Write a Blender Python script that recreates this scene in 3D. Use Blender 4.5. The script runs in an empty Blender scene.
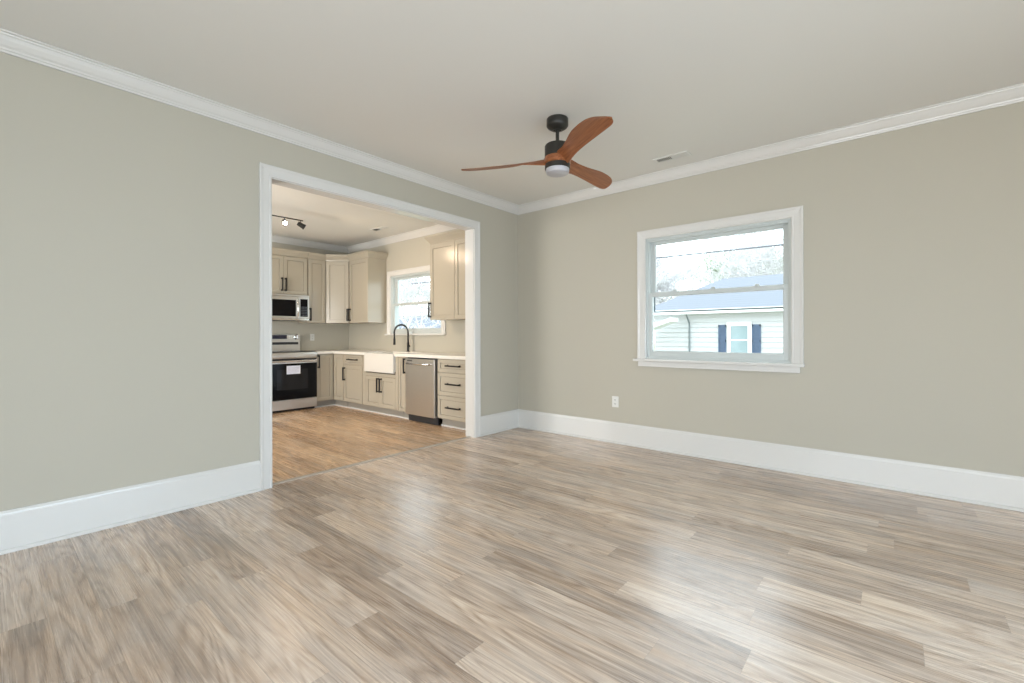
import bpy, bmesh, math, random
from mathutils import Vector, Matrix
R = math.radians
scene = bpy.context.scene
C = scene.collection

# ------------------------------------------------------------------ camera
cam_data = bpy.data.cameras.new('camera')
cam = bpy.data.objects.new('camera', cam_data); C.objects.link(cam)
cam.location = (3.6025, -4.3681, 1.1453)
cam.matrix_world = (Matrix.Translation(cam.location) @ Matrix.Rotation(0.703227, 4, 'Z')
                    @ Matrix.Rotation(math.pi/2, 4, 'X') @ Matrix.Rotation(-0.002402, 4, 'Z'))
cam_data.sensor_width = 36.0
cam_data.lens = 452.43/1024*36.0
cam_data.shift_y = -6.25/1024
cam_data.clip_start = 0.05; cam_data.clip_end = 300
scene.camera = cam

# ------------------------------------------------------------------ world, daylight, exposure
world = bpy.data.worlds.new('overcast_sky'); scene.world = world; world.use_nodes = True
wn = world.node_tree.nodes; wl = world.node_tree.links
bg = wn['Background']; bg.inputs['Strength'].default_value = 6.2
tc = wn.new('ShaderNodeTexCoord'); sep = wn.new('ShaderNodeSeparateXYZ'); rmp = wn.new('ShaderNodeValToRGB')
wl.new(tc.outputs['Generated'], sep.inputs[0]); wl.new(sep.outputs['Z'], rmp.inputs[0]); wl.new(rmp.outputs[0], bg.inputs['Color'])
rmp.color_ramp.elements[0].position = 0.0; rmp.color_ramp.elements[0].color = (0.93, 0.97, 1.0, 1)
rmp.color_ramp.elements[1].position = 0.8; rmp.color_ramp.elements[1].color = (0.82, 0.92, 1.0, 1)

def area(name, loc, rot, sx, sy, power, color, spread=180):
    l = bpy.data.lights.new(name, 'AREA'); l.shape = 'RECTANGLE'; l.size = sx; l.size_y = sy
    l.energy = power; l.color = color; l.spread = R(spread)
    o = bpy.data.objects.new(name, l); C.objects.link(o); o.location = loc; o.rotation_euler = rot
    return o
# added area lamps standing in for daylight, outside assumed unseen openings
area('added_daylight_rear', (4.05, -6.95, 1.35), (R(66), 0, 0), 3.5, 2.1, 58, (0.86, 0.92, 1.0), 140)
area('added_daylight_side', (6.45, -3.9, 0.95), (R(62), 0, R(90)), 3.4, 1.5, 105, (0.40, 0.69, 1.0), 140)
area('added_kitchen_fill', (-2.1, -5.0, 1.4), (R(112), 0, 0), 1.8, 1.6, 120, (1.0, 0.965, 0.91))  # added unseen kitchen fill, tilted up to brighten the ceiling

vs = scene.view_settings
scene.display_settings.display_device = 'sRGB'
vs.view_transform = 'Standard'; vs.look = 'None'; vs.gamma = 1.0; vs.use_curve_mapping = False
vs.exposure = -0.50
scene.cycles.use_denoising = True; scene.cycles.denoiser = 'OPENIMAGEDENOISE'
scene.cycles.denoising_input_passes = 'RGB_ALBEDO_NORMAL'; scene.cycles.denoising_prefilter = 'ACCURATE'
scene.cycles.filter_width = 1.5
scene.cycles.max_bounces = 10; scene.cycles.diffuse_bounces = 6; scene.cycles.glossy_bounces = 4
scene.cycles.transparent_max_bounces = 12
scene.cycles.sample_clamp_indirect = 6.0
scene.cycles.caustics_reflective = True; scene.cycles.caustics_refractive = False

# ------------------------------------------------------------------ materials
def newmat(name):
    m = bpy.data.materials.new(name); m.use_nodes = True
    return m, m.node_tree.nodes, m.node_tree.links, m.node_tree.nodes['Principled BSDF']

def mat(name, col, rough=0.5, metal=0.0, spec=0.5, var=0.04, scale=8.0, bump=0.0, stretch=(1,1,1), coat=0.0):
    m, n, l, b = newmat(name)
    b.inputs['Roughness'].default_value = rough; b.inputs['Metallic'].default_value = metal
    b.inputs['Specular IOR Level'].default_value = spec
    b.inputs['Coat Weight'].default_value = coat
    t = n.new('ShaderNodeTexCoord'); mp = n.new('ShaderNodeMapping'); mp.inputs['Scale'].default_value = stretch
    ns = n.new('ShaderNodeTexNoise'); ns.inputs['Scale'].default_value = scale; ns.inputs['Detail'].default_value = 4
    l.new(t.outputs['Object'], mp.inputs[0]); l.new(mp.outputs[0], ns.inputs['Vector'])
    mx = n.new('ShaderNodeMix'); mx.data_type = 'RGBA'
    c = Vector(col)
    mx.inputs['A'].default_value = (*[max(0, v*(1-var)) for v in c], 1)
    mx.inputs['B'].default_value = (*[min(1, v*(1+var)) for v in c], 1)
    l.new(ns.outputs['Fac'], mx.inputs['Factor']); l.new(mx.outputs['Result'], b.inputs['Base Color'])
    if bump:
        bp = n.new('ShaderNodeBump'); bp.inputs['Strength'].default_value = bump; bp.inputs['Distance'].default_value = 0.002
        l.new(ns.outputs['Fac'], bp.inputs['Height']); l.new(bp.outputs[0], b.inputs['Normal'])
    return m

def emit(name, col, strength):
    m, n, l, b = newmat(name)
    b.inputs['Base Color'].default_value = (*col, 1)
    b.inputs['Emission Color'].default_value = (*col, 1); b.inputs['Emission Strength'].default_value = strength
    return m

def wood_grain(name, dark, light, axis_scale, rough=0.4, scale=5.0):
    m, n, l, b = newmat(name)
    t = n.new('ShaderNodeTexCoord'); mp = n.new('ShaderNodeMapping'); mp.inputs['Scale'].default_value = axis_scale
    ns = n.new('ShaderNodeTexNoise'); ns.inputs['Scale'].default_value = scale; ns.inputs['Detail'].default_value = 6; ns.inputs['Distortion'].default_value = 0.6
    cr = n.new('ShaderNodeValToRGB'); cr.color_ramp.elements[0].position = 0.3; cr.color_ramp.elements[1].position = 0.72
    cr.color_ramp.elements[0].color = (*dark, 1); cr.color_ramp.elements[1].color = (*light, 1)
    l.new(t.outputs['Object'], mp.inputs[0]); l.new(mp.outputs[0], ns.inputs['Vector']); l.new(ns.outputs['Fac'], cr.inputs[0])
    l.new(cr.outputs[0], b.inputs['Base Color']); b.inputs['Roughness'].default_value = rough
    return m

def glass_mat(name, tint=(0.97, 1.0, 1.0)):
    m, n, l, b = newmat(name); n.remove(b)
    out = n['Material Output']; tr = n.new('ShaderNodeBsdfTransparent'); tr.inputs[0].default_value = (*tint, 1)
    gl = n.new('ShaderNodeBsdfGlossy'); gl.inputs['Roughness'].default_value = 0.02
    lw = n.new('ShaderNodeLayerWeight'); lw.inputs[0].default_value = 0.5; pw = n.new('ShaderNodeMath'); pw.operation = 'POWER'; pw.inputs[1].default_value = 5.0
    l.new(lw.outputs['Facing'], pw.inputs[0]); fr = n.new('ShaderNodeMath'); fr.operation = 'MULTIPLY_ADD'; fr.inputs[1].default_value = 0.9; fr.inputs[2].default_value = 0.03; l.new(pw.outputs[0], fr.inputs[0]); mx = n.new('ShaderNodeMixShader')
    l.new(fr.outputs[0], mx.inputs[0]); l.new(tr.outputs[0], mx.inputs[1]); l.new(gl.outputs[0], mx.inputs[2]); l.new(mx.outputs[0], out.inputs[0])
    return m

def plank_mat(name, tint=(1.0, 1.0, 1.0)):
    m, n, l, b = newmat(name)
    at = n.new('ShaderNodeAttribute'); at.attribute_name = 'tone'
    sd = n.new('ShaderNodeAttribute'); sd.attribute_name = 'seed'
    uv = n.new('ShaderNodeUVMap'); uv.uv_map = 'plank'
    geo = n.new('ShaderNodeNewGeometry')
    def math_(op, a, b_=None, c_=None):
        k = n.new('ShaderNodeMath'); k.operation = op
        for i, v in enumerate((a, b_, c_)):
            if v is None: continue
            if isinstance(v, (int, float)): k.inputs[i].default_value = v
            else: l.new(v, k.inputs[i])
        return k.outputs[0]
    sx = n.new('ShaderNodeSeparateXYZ'); l.new(geo.outputs['Position'], sx.inputs[0])
    s37 = math_('MULTIPLY', sd.outputs['Fac'], 37.0); s91 = math_('MULTIPLY', sd.outputs['Fac'], 91.0)
    def coords(fx, fy):
        cb = n.new('ShaderNodeCombineXYZ')
        l.new(math_('MULTIPLY_ADD', sx.outputs['X'], fx, s37), cb.inputs[0])
        l.new(math_('MULTIPLY_ADD', sx.outputs['Y'], fy, s91), cb.inputs[1]); l.new(s91, cb.inputs[2])
        return cb.outputs[0]
    def noise(vec, sc, det, dist=0.0, rough=0.55):
        k = n.new('ShaderNodeTexNoise'); k.inputs['Scale'].default_value = sc; k.inputs['Detail'].default_value = det
        k.inputs['Distortion'].default_value = dist; k.inputs['Roughness'].default_value = rough
        l.new(vec, k.inputs['Vector']); return k.outputs['Fac']
    streak = noise(coords(0.55, 22.0), 1.0, 5, 0.15, 0.60)      # broad streaks along the board
    fine = noise(coords(2.2, 130.0), 1.0, 3, 0.0, 0.7)        # pores
    blot = noise(coords(1.6, 7.0), 1.0, 2, 0.8)
    # cathedral figure: rings of a stretched noise
    ring = noise(coords(0.75, 6.5), 1.0, 1.5, 0.2)
    rg2 = math_('MULTIPLY_ADD', fine, 0.03, ring); wav = math_('SINE', math_('MULTIPLY', rg2, 90.0)); wav = math_('POWER', math_('MULTIPLY_ADD', wav, 0.5, 0.5), 0.5)
    wav = math_('MULTIPLY', math_('SUBTRACT', wav, 0.65), math_('MULTIPLY', blot, 2.0))
    f = math_('MULTIPLY', at.outputs['Fac'], 0.30)
    f = math_('MULTIPLY_ADD', streak, 0.66, f)
    f = math_('MULTIPLY_ADD', fine, 0.30, f)
    f = math_('MULTIPLY_ADD', blot, 0.36, f)
    f = math_('MULTIPLY_ADD', wav, 0.20, f)
    f = math_('SUBTRACT', f, 0.31)
    cr = n.new('ShaderNodeValToRGB'); e = cr.color_ramp.elements
    e[0].position = 0.12; e[0].color = (0.215, 0.150, 0.112, 1)
    e[1].position = 0.85; e[1].color = (0.84, 0.72, 0.60, 1)
    k = e.new(0.42); k.color = (0.44, 0.335, 0.258, 1)
    k = e.new(0.62); k.color = (0.63, 0.505, 0.405, 1)
    l.new(f, cr.inputs[0])
    # hue shift per plank
    hs = n.new('ShaderNodeHueSaturation'); l.new(cr.outputs[0], hs.inputs['Color'])
    l.new(math_('MULTIPLY_ADD', blot, 1.1, 0.42), hs.inputs['Saturation'])
    # fine joint line between boards
    su = n.new('ShaderNodeSeparateXYZ'); l.new(uv.outputs[0], su.inputs[0])
    edge = math_('MINIMUM', math_('MINIMUM', su.outputs['X'], su.outputs['Y']), math_('SUBTRACT', 0.148, su.outputs['Y']))
    g = math_('LESS_THAN', edge, 0.0012)
    mx = n.new('ShaderNodeMix'); mx.data_type = 'RGBA'
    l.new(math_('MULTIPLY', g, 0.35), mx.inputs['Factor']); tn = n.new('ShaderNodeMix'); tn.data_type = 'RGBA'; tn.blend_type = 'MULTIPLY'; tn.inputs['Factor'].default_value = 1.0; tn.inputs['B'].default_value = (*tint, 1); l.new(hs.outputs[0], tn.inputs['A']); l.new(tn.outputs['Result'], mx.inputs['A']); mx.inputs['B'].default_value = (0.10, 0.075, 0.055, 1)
    l.new(mx.outputs['Result'], b.inputs['Base Color'])
    b.inputs['Roughness'].default_value = 0.40
    l.new(math_('MULTIPLY_ADD', fine, 0.14, 0.20), b.inputs['Roughness'])
    b.inputs['Specular IOR Level'].default_value = 0.9
    bp = n.new('ShaderNodeBump'); bp.inputs['Strength'].default_value = 0.08; bp.inputs['Distance'].default_value = 0.001
    l.new(fine, bp.inputs['Height']); l.new(bp.outputs[0], b.inputs['Normal'])
    return m

M = dict(
    wall=mat('greige_wall_paint', (0.49, 0.462, 0.385), 0.75, var=0.015, scale=1.5, bump=0.05),
    ceil=mat('ceiling_paint', (0.76, 0.755, 0.72), 0.85, var=0.012, scale=1.2),
    trim=mat('white_trim_paint', (0.695, 0.685, 0.655), 0.14, var=0.01, scale=3),
    vinyl=mat('white_window_vinyl', (0.56, 0.60, 0.59), 0.3, var=0.01),
    plank=plank_mat('vinyl_plank'), plank_kitchen=plank_mat('warm_lit_vinyl_plank', (1.0, 0.85, 0.66)), sub=mat('subfloor', (0.3, 0.25, 0.2), 0.9),  # kitchen tint puts the warm light cast into the plank colour
    strip=wood_grain('transition_wood', (0.36, 0.31, 0.26), (0.50, 0.45, 0.39), (12, 1.0, 12), 0.22),
    cab=mat('cabinet_paint', (0.465, 0.418, 0.332), 0.20, var=0.015, scale=4),
    black=mat('black_metal', (0.018, 0.016, 0.015), 0.4, 0.3, var=0.1),
    toe=mat('toe_kick_paint', (0.33, 0.305, 0.26), 0.5),
    quartz=mat('white_quartz', (0.83, 0.80, 0.74), 0.18, var=0.05, scale=14),
    sink=mat('white_fireclay', (0.76, 0.735, 0.68), 0.15, var=0.01),
    steel=mat('brushed_steel', (0.60, 0.585, 0.56), 0.30, 0.95, var=0.06, scale=30, stretch=(1, 1, 20)),
    steelh=mat('polished_steel', (0.72, 0.71, 0.70), 0.16, 1.0, var=0.02),
    bglass=mat('black_glass', (0.005, 0.005, 0.006), 0.10, 0.0, 0.14, var=0.1),
    dark=mat('dark_plastic', (0.02, 0.02, 0.022), 0.5, var=0.1),
    paper=mat('white_paper', (0.72, 0.75, 0.86), 0.7, var=0.02),
    ink=mat('grey_print', (0.40, 0.42, 0.50), 0.8),
    plastic=mat('white_plastic', (0.74, 0.74, 0.70), 0.35, var=0.01),
    slot=mat('dark_slot', (0.04, 0.04, 0.04), 0.7),
    vent=mat('white_enamel', (0.72, 0.72, 0.69), 0.4, var=0.01),
    bronze=mat('dark_bronze', (0.040, 0.038, 0.033), 0.38, 0.4, var=0.08),
    blade=wood_grain('reddish_walnut', (0.20, 0.062, 0.022), (0.40, 0.150, 0.055), (1.2, 22, 22), 0.33),
    lens=mat('frosted_lens', (0.50, 0.50, 0.53), 0.35, var=0.005),
    bulb=emit('lit_bulb', (1.0, 0.86, 0.66), 60.0),
    glass=glass_mat('window_glass'),
    siding=None, roof=None,
    shutter=mat('blue_shutter_paint', (0.075, 0.115, 0.19), 0.6, var=0.05),
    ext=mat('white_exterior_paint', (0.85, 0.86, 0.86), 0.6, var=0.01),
    extglass=mat('dark_house_glass', (0.26, 0.34, 0.36), 0.1, var=0.1),
    bark=mat('pale_bark', (0.64, 0.63, 0.64), 0.9, var=0.2, scale=20),
    leaf=mat('olive_leaves', (0.30, 0.36, 0.24), 0.8, var=0.35, scale=3),
    cable=mat('black_cable', (0.12, 0.13, 0.15), 0.7),
    storm=mat('grey_storm_frame', (0.16, 0.19, 0.20), 0.5),
    ground=mat('winter_lawn', (0.20, 0.20, 0.12), 0.95, var=0.3, scale=4),
)

def banded(name, col, dark, period, axis, frac=0.1, rough=0.7):
    m, n, l, b = newmat(name)
    t = n.new('ShaderNodeNewGeometry'); s = n.new('ShaderNodeSeparateXYZ'); l.new(t.outputs['Position'], s.inputs[0])
    a = n.new('ShaderNodeMath'); a.operation = 'DIVIDE'; l.new(s.outputs[axis], a.inputs[0]); a.inputs[1].default_value = period
    f = n.new('ShaderNodeMath'); f.operation = 'FRACT'; l.new(a.outputs[0], f.inputs[0])
    g = n.new('ShaderNodeMath'); g.operation = 'LESS_THAN'; l.new(f.outputs[0], g.inputs[0]); g.inputs[1].default_value = frac
    ns = n.new('ShaderNodeTexNoise'); ns.inputs['Scale'].default_value = 9; l.new(t.outputs['Position'], ns.inputs['Vector'])
    vr = n.new('ShaderNodeMix'); vr.data_type = 'RGBA'; l.new(ns.outputs['Fac'], vr.inputs['Factor'])
    vr.inputs['A'].default_value = (*[v*0.9 for v in col], 1); vr.inputs['B'].default_value = (*[min(1, v*1.1) for v in col], 1)
    mx = n.new('ShaderNodeMix'); mx.data_type = 'RGBA'; l.new(g.outputs[0], mx.inputs['Factor'])
    l.new(vr.outputs['Result'], mx.inputs['A']); mx.inputs['B'].default_value = (*dark, 1)
    l.new(mx.outputs['Result'], b.inputs['Base Color']); b.inputs['Roughness'].default_value = rough
    return m
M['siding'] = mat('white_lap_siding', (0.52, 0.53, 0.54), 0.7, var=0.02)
M['roof'] = banded('blue_grey_shingle', (0.150, 0.163, 0.190), (0.12, 0.132, 0.155), 0.10, 'Z', 0.2)

# ------------------------------------------------------------------ mesh helpers
def box(bm, x0, x1, y0, y1, z0, z1):
    if x0 > x1: x0, x1 = x1, x0
    if y0 > y1: y0, y1 = y1, y0
    v = [bm.verts.new(p) for p in ((x0,y0,z0),(x1,y0,z0),(x1,y1,z0),(x0,y1,z0),(x0,y0,z1),(x1,y0,z1),(x1,y1,z1),(x0,y1,z1))]
    for f in ((0,3,2,1),(4,5,6,7),(0,1,5,4),(1,2,6,5),(2,3,7,6),(3,0,4,7)): bm.faces.new([v[i] for i in f])

def tube(bm, pts, rad, seg=12, cap=True):
    pts = [Vector(p) for p in pts]
    rads = rad if isinstance(rad, (list, tuple)) else [rad]*len(pts)
    rings = []; up = None
    for i, p in enumerate(pts):
        d = (pts[min(i+1, len(pts)-1)] - pts[max(i-1, 0)]).normalized()
        if up is None:
            up = Vector((0,0,1)) if abs(d.z) < 0.9 else Vector((1,0,0))
        a = d.cross(up)
        if a.length < 1e-4: a = d.cross(Vector((0.3,1,0.2)))
        a.normalize(); b = a.cross(d).normalized(); up = b
        rings.append([bm.verts.new(p + (a*math.cos(t)+b*math.sin(t))*rads[i]) for t in [2*math.pi*k/seg for k in range(seg)]])
    for i in range(len(rings)-1):
        for k in range(seg):
            bm.faces.new((rings[i][k], rings[i][(k+1)%seg], rings[i+1][(k+1)%seg], rings[i+1][k]))
    if cap:
        bm.faces.new(rings[0][::-1]); bm.faces.new(rings[-1])

def lathe(bm, prof, seg=32, c=(0,0,0)):
    rings = []
    for r, z in prof:
        if r < 1e-5: rings.append([bm.verts.new((c[0], c[1], c[2]+z))])
        else: rings.append([bm.verts.new((c[0]+r*math.cos(2*math.pi*k/seg), c[1]+r*math.sin(2*math.pi*k/seg), c[2]+z)) for k in range(seg)])
    for a, b in zip(rings, rings[1:]):
        for k in range(seg):
            k2 = (k+1) % seg
            if len(a) == 1 and len(b) == 1: continue
            if len(a) == 1: bm.faces.new((a[0], b[k], b[k2]))
            elif len(b) == 1: bm.faces.new((a[k], a[k2], b[0]))
            else: bm.faces.new((a[k], a[k2], b[k2], b[k]))

def prism(bm, poly, z0, z1):
    a = [bm.verts.new((x,y,z0)) for x,y in poly]; b = [bm.verts.new((x,y,z1)) for x,y in poly]
    bm.faces.new(a[::-1]); bm.faces.new(b)
    for i in range(len(poly)):
        j = (i+1) % len(poly); bm.faces.new((a[i], a[j], b[j], b[i]))

def sweep(bm, path, prof, closed=False, flat=None):
    """path: horizontal polyline; prof: closed list of (offset to the left of travel, height)."""
    n = len(path); P = [Vector((p[0], p[1])) for p in path]; rings = []
    for i in range(n):
        def nrm(a, b):
            d = (b-a).normalized(); return Vector((-d.y, d.x))
        if closed or 0 < i < n-1:
            n1 = nrm(P[(i-1) % n], P[i]); n2 = nrm(P[i], P[(i+1) % n])
            m = (n1+n2); m = m / max(1e-6, m.length_squared) * 2
        elif i == 0: m = nrm(P[0], P[1])
        else: m = nrm(P[-2], P[-1])
        rings.append([bm.verts.new((P[i].x+m.x*o, P[i].y+m.y*o, z)) for o, z in prof])
    k = len(prof)
    for i in range(n if closed else n-1):
        a, b = rings[i], rings[(i+1) % n]
        for j in range(k): bm.faces.new((a[j], b[j], b[(j+1) % k], a[(j+1) % k]))
    if not closed:
        bm.faces.new(rings[0][::-1]); bm.faces.new(rings[-1])

def vframe(bm, x0, x1, z0, z1, prof, sides='LTRB'):
    """mitred casing around an opening in a y = const wall. prof: (distance out from the opening, y)."""
    corners = [(x0,z0,-1,-1),(x0,z1,-1,1),(x1,z1,1,1),(x1,z0,1,-1)]
    if 'B' not in sides: corners[0] = (x0,z0,-1,0); corners[3] = (x1,z0,1,0)
    rings = [[bm.verts.new((x+sx*o, y, z+sz*o)) for o, y in prof] for x, z, sx, sz in corners]
    k = len(prof); m = 4 if 'B' in sides else 3
    for i in range(m):
        a, b = rings[i], rings[(i+1) % 4]
        for j in range(k): bm.faces.new((a[j], b[j], b[(j+1) % k], a[(j+1) % k]))
    if m == 3: bm.faces.new(rings[0][::-1]); bm.faces.new(rings[3])

def link(name, bm, material, parent=None, smooth=None, bevel=0.0, bseg=2):
    bmesh.ops.recalc_face_normals(bm, faces=bm.faces[:])
    me = bpy.data.meshes.new(name); bm.to_mesh(me); bm.free()
    if material: me.materials.append(material)
    o = bpy.data.objects.new(name, me); C.objects.link(o)
    if smooth is not None:
        for p in me.polygons: p.use_smooth = True
        me.set_sharp_from_angle(angle=R(smooth))
    if bevel:
        b = o.modifiers.new('bevel', 'BEVEL'); b.width = bevel; b.segments = bseg; b.limit_method = 'ANGLE'; b.angle_limit = R(40)
    if parent: o.parent = parent
    return o

def bxo(name, dims, material, parent=None, bevel=0.0):
    bm = bmesh.new()
    for d in (dims if isinstance(dims[0], (tuple, list)) else [dims]): box(bm, *d)
    return link(name, bm, material, parent, bevel=bevel)

def thing(name, label, cat, loc=(0,0,0), rz=0.0, group=None, kind=None):
    o = bpy.data.objects.new(name, None); C.objects.link(o); o.location = loc; o.rotation_euler = (0,0,rz)
    o.empty_display_size = 0.1
    if label: o['label'] = label
    if cat: o['category'] = cat
    if group: o['group'] = group
    if kind: o['kind'] = kind
    return o
def tag(o, label=None, cat=None, group=None, kind=None):
    for k, v in (('label',label),('category',cat),('group',group),('kind',kind)):
        if v: o[k] = v
    return o
def copy_tree(o, parent=None):
    c = o.copy(); C.objects.link(c); c.parent = parent
    for ch in list(o.children): copy_tree(ch, c)
    return c

# ------------------------------------------------------------------ the shell
H = 2.74; T = 0.125; WT = 0.15          # ceiling height, partition, outer wall
OY0, OY1, OZ = -2.935, -0.778, 2.343    # opening to the kitchen
RX, RY = 6.2, -6.7                      # living room far sides
KX, KY = -4.0, -4.7                     # kitchen far sides
WINS = [(1.676, 2.944, 0.905, 2.112), (-2.690, -1.435, 1.175, 2.110)]

def wall_with_holes(name, fixed, a0, a1, z0, z1, holes, axis, t0, t1, label, mt=None):
    """cells between hole edges; axis 'x' = wall runs along x and has thickness t0..t1 in y."""
    bm = bmesh.new()
    As = sorted({a0, a1, *[h[0] for h in holes], *[h[1] for h in holes]})
    Zs = sorted({z0, z1, *[h[2] for h in holes], *[h[3] for h in holes]})
    vs_ = {}
    def V(a, t, z):
        k = (a, t, z)
        if k not in vs_: vs_[k] = bm.verts.new((a, t, z) if axis == 'x' else (t, a, z))
        return vs_[k]
    solid = lambda i, j: 0 <= i < len(As)-1 and 0 <= j < len(Zs)-1 and not any(h[0] <= (As[i]+As[i+1])/2 <= h[1] and h[2] <= (Zs[j]+Zs[j+1])/2 <= h[3] for h in holes)
    for i in range(len(As)-1):
        for j in range(len(Zs)-1):
            if not solid(i, j): continue
            a, b, c, d = As[i], As[i+1], Zs[j], Zs[j+1]
            for t in (t0, t1): bm.faces.new((V(a,t,c), V(b,t,c), V(b,t,d), V(a,t,d)))
            if not solid(i-1, j): bm.faces.new((V(a,t0,c), V(a,t1,c), V(a,t1,d), V(a,t0,d)))
            if not solid(i+1, j): bm.faces.new((V(b,t0,c), V(b,t1,c), V(b,t1,d), V(b,t0,d)))
            if not solid(i, j-1): bm.faces.new((V(a,t0,c), V(b,t0,c), V(b,t1,c), V(a,t1,c)))
            if not solid(i, j+1): bm.faces.new((V(a,t0,d), V(b,t0,d), V(b,t1,d), V(a,t1,d)))
    o = link(name, bm, mt or M['wall']); tag(o, label, kind='structure'); return o

wall_with_holes('wall_back', 0, KX-WT, RX+WT, 0, H, WINS, 'x', 0.0, WT, 'greige painted wall with the double-hung windows')
wall_with_holes('wall_left', 0, KY-WT, -0.0005, 0, H, [(OY0, OY1, -0.1, OZ)], 'y', -T, 0.0, 'greige partition wall with the wide cased opening to the kitchen').location = (0,0,0)
wall_with_holes('wall_left_return', 0, RY-WT, KY-WT-0.0005, 0, H, [], 'y', -T, 0.0, 'greige wall continuing past the kitchen')
wall_with_holes('wall_rear', 0, -T, RX+WT, 0, H, [(2.3, 5.8, 0.25, 2.4)], 'x', RY-WT, RY, 'greige wall behind the camera with a wide opening added for daylight')  # unseen opening added for the rear lamp, placed clear of pane reflections
wall_with_holes('wall_right', 0, RY, -0.0005, 0, H, [(-5.6, -2.2, 0.15, 1.75)], 'y', RX, RX+WT, 'greige side wall with a wide low opening added for daylight')  # unseen opening added for the side lamp, kept low for a light gradient
wall_with_holes('wall_kitchen', 0, KY-WT, -0.0005, 0, H, [], 'y', KX-WT, KX, 'greige kitchen wall behind the range')
wall_with_holes('wall_kitchen_rear', 0, KX, -T-0.0005, 0, H, [(-3.0, -1.2, 0.6, 2.2)], 'x', KY-WT, KY, 'greige kitchen wall opposite the sink')
o = bxo('ceiling', [(KX-WT, RX+WT, RY-WT, WT, H, H+0.12)], M['ceil']); tag(o, 'flat pale greige painted ceiling', kind='structure')

# plank floor: rows of 148 mm boards, 1.22 m long, running along the window wall
ROW = 0.148; LEN = 1.22
JOINT = {1:2.77, 5:3.522, 8:3.485, 10:3.17, 11:2.718, 12:3.487, 14:2.457, 15:3.155, 16:2.65, 17:1.98, 18:2.922, 20:1.728, 21:2.428, 22:1.965, 23:1.245, 24:2.129}
TONES = {(1,2.0):.50,(1,3.0):.32,(5,3.0):.72,(5,4.0):.40,(8,3.0):.78,(8,4.0):.38,(10,2.5):.38,(10,3.6):.75,
 (11,2.0):.75,(11,3.3):.32,(11,4.3):.9,(12,0.5):.62,(12,1.6):.2,(12,2.9):.45,(12,4.0):.85,(14,1.8):.75,(14,3.0):.25,(14,4.0):.85,
 (15,2.5):.62,(15,3.6):.5,(16,2.0):.45,(16,3.2):.9,(17,1.3):.7,(17,2.6):.2,(17,3.8):.85,(18,0.0):.15,(18,1.0):.72,(18,2.3):.8,(18,3.5):.4,
 (20,1.1):.2,(20,2.3):.75,(20,0.2):.7,(21,1.8):.15,(21,3.0):.85,(22,1.3):.75,(22,2.5):.2,(23,0.6):.1,(23,1.8):.7,(24,1.5):.72,(24,2.6):.88,(19,1.0):.6,(19,2.0):.75,(13,1.5):.6,(9,2.0):.6}
def plank_floor(name, x0, x1, y0, y1, seed, label, bias=0.0):
    rnd = random.Random(seed); bm = bmesh.new()
    uvl = bm.loops.layers.uv.new('plank'); tl = bm.faces.layers.float.new('tone'); sl = bm.faces.layers.float.new('seed')
    r = -1; top = y1
    while True:
        ya = y1 if r < 0 else -(0.04 + ROW*r); yb = -(0.04 + ROW*(r+1))
        if ya <= y0: break
        ya = min(ya, y1); yb = max(yb, y0)
        if ya > yb + 1e-6:
            j = JOINT.get(r, None)
            if j is None or x0 < -1: j = rnd.uniform(0, LEN)
            x = j - LEN*math.ceil((j-x0)/LEN + 1e-9)
            while x < x1:
                a, b = max(x, x0), min(x+LEN, x1)
                if b - a > 1e-4:
                    tone = rnd.betavariate(1.5, 1.4)
                    if x0 > -1:
                        for (rr, xx), tv in TONES.items():
                            if rr == r and x <= xx < x+LEN: tone = tv
                    f = bm.faces.new([bm.verts.new(p) for p in ((a,yb,0),(b,yb,0),(b,ya,0),(a,ya,0))])
                    f[tl] = tone + bias; f[sl] = rnd.random()
                    for lp in f.loops: lp[uvl].uv = (lp.vert.co.x - x, -lp.vert.co.y - 0.04 - ROW*r)
                x += LEN
        r += 1
    n0 = len(bm.faces)
    box(bm, x0, x1, y0, y1, -0.10, -0.002)
    bm.faces.ensure_lookup_table()
    for i, f in enumerate(bm.faces): f.material_index = 0 if i < n0 else 1
    bmesh.ops.recalc_face_normals(bm, faces=bm.faces[n0:])
    me = bpy.data.meshes.new(name); bm.to_mesh(me); bm.free()
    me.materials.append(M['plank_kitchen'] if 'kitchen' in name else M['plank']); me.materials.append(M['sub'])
    o = bpy.data.objects.new(name, me); C.objects.link(o); tag(o, label, kind='structure'); return o
plank_floor('floor', -0.063, RX+WT, RY-WT, WT, 11, 'greige wood-look plank floor of the empty room')
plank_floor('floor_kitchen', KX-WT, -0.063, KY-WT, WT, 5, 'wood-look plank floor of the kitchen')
bm = bmesh.new()
sweep(bm, [(-0.063, OY0), (-0.063, OY1)], [(-0.026,0.0),(-0.020,0.007),(0.020,0.007),(0.026,0.0)])
tag(link('trim_1', bm, M['strip']), 'wood transition strip across the kitchen opening', kind='structure')

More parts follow.
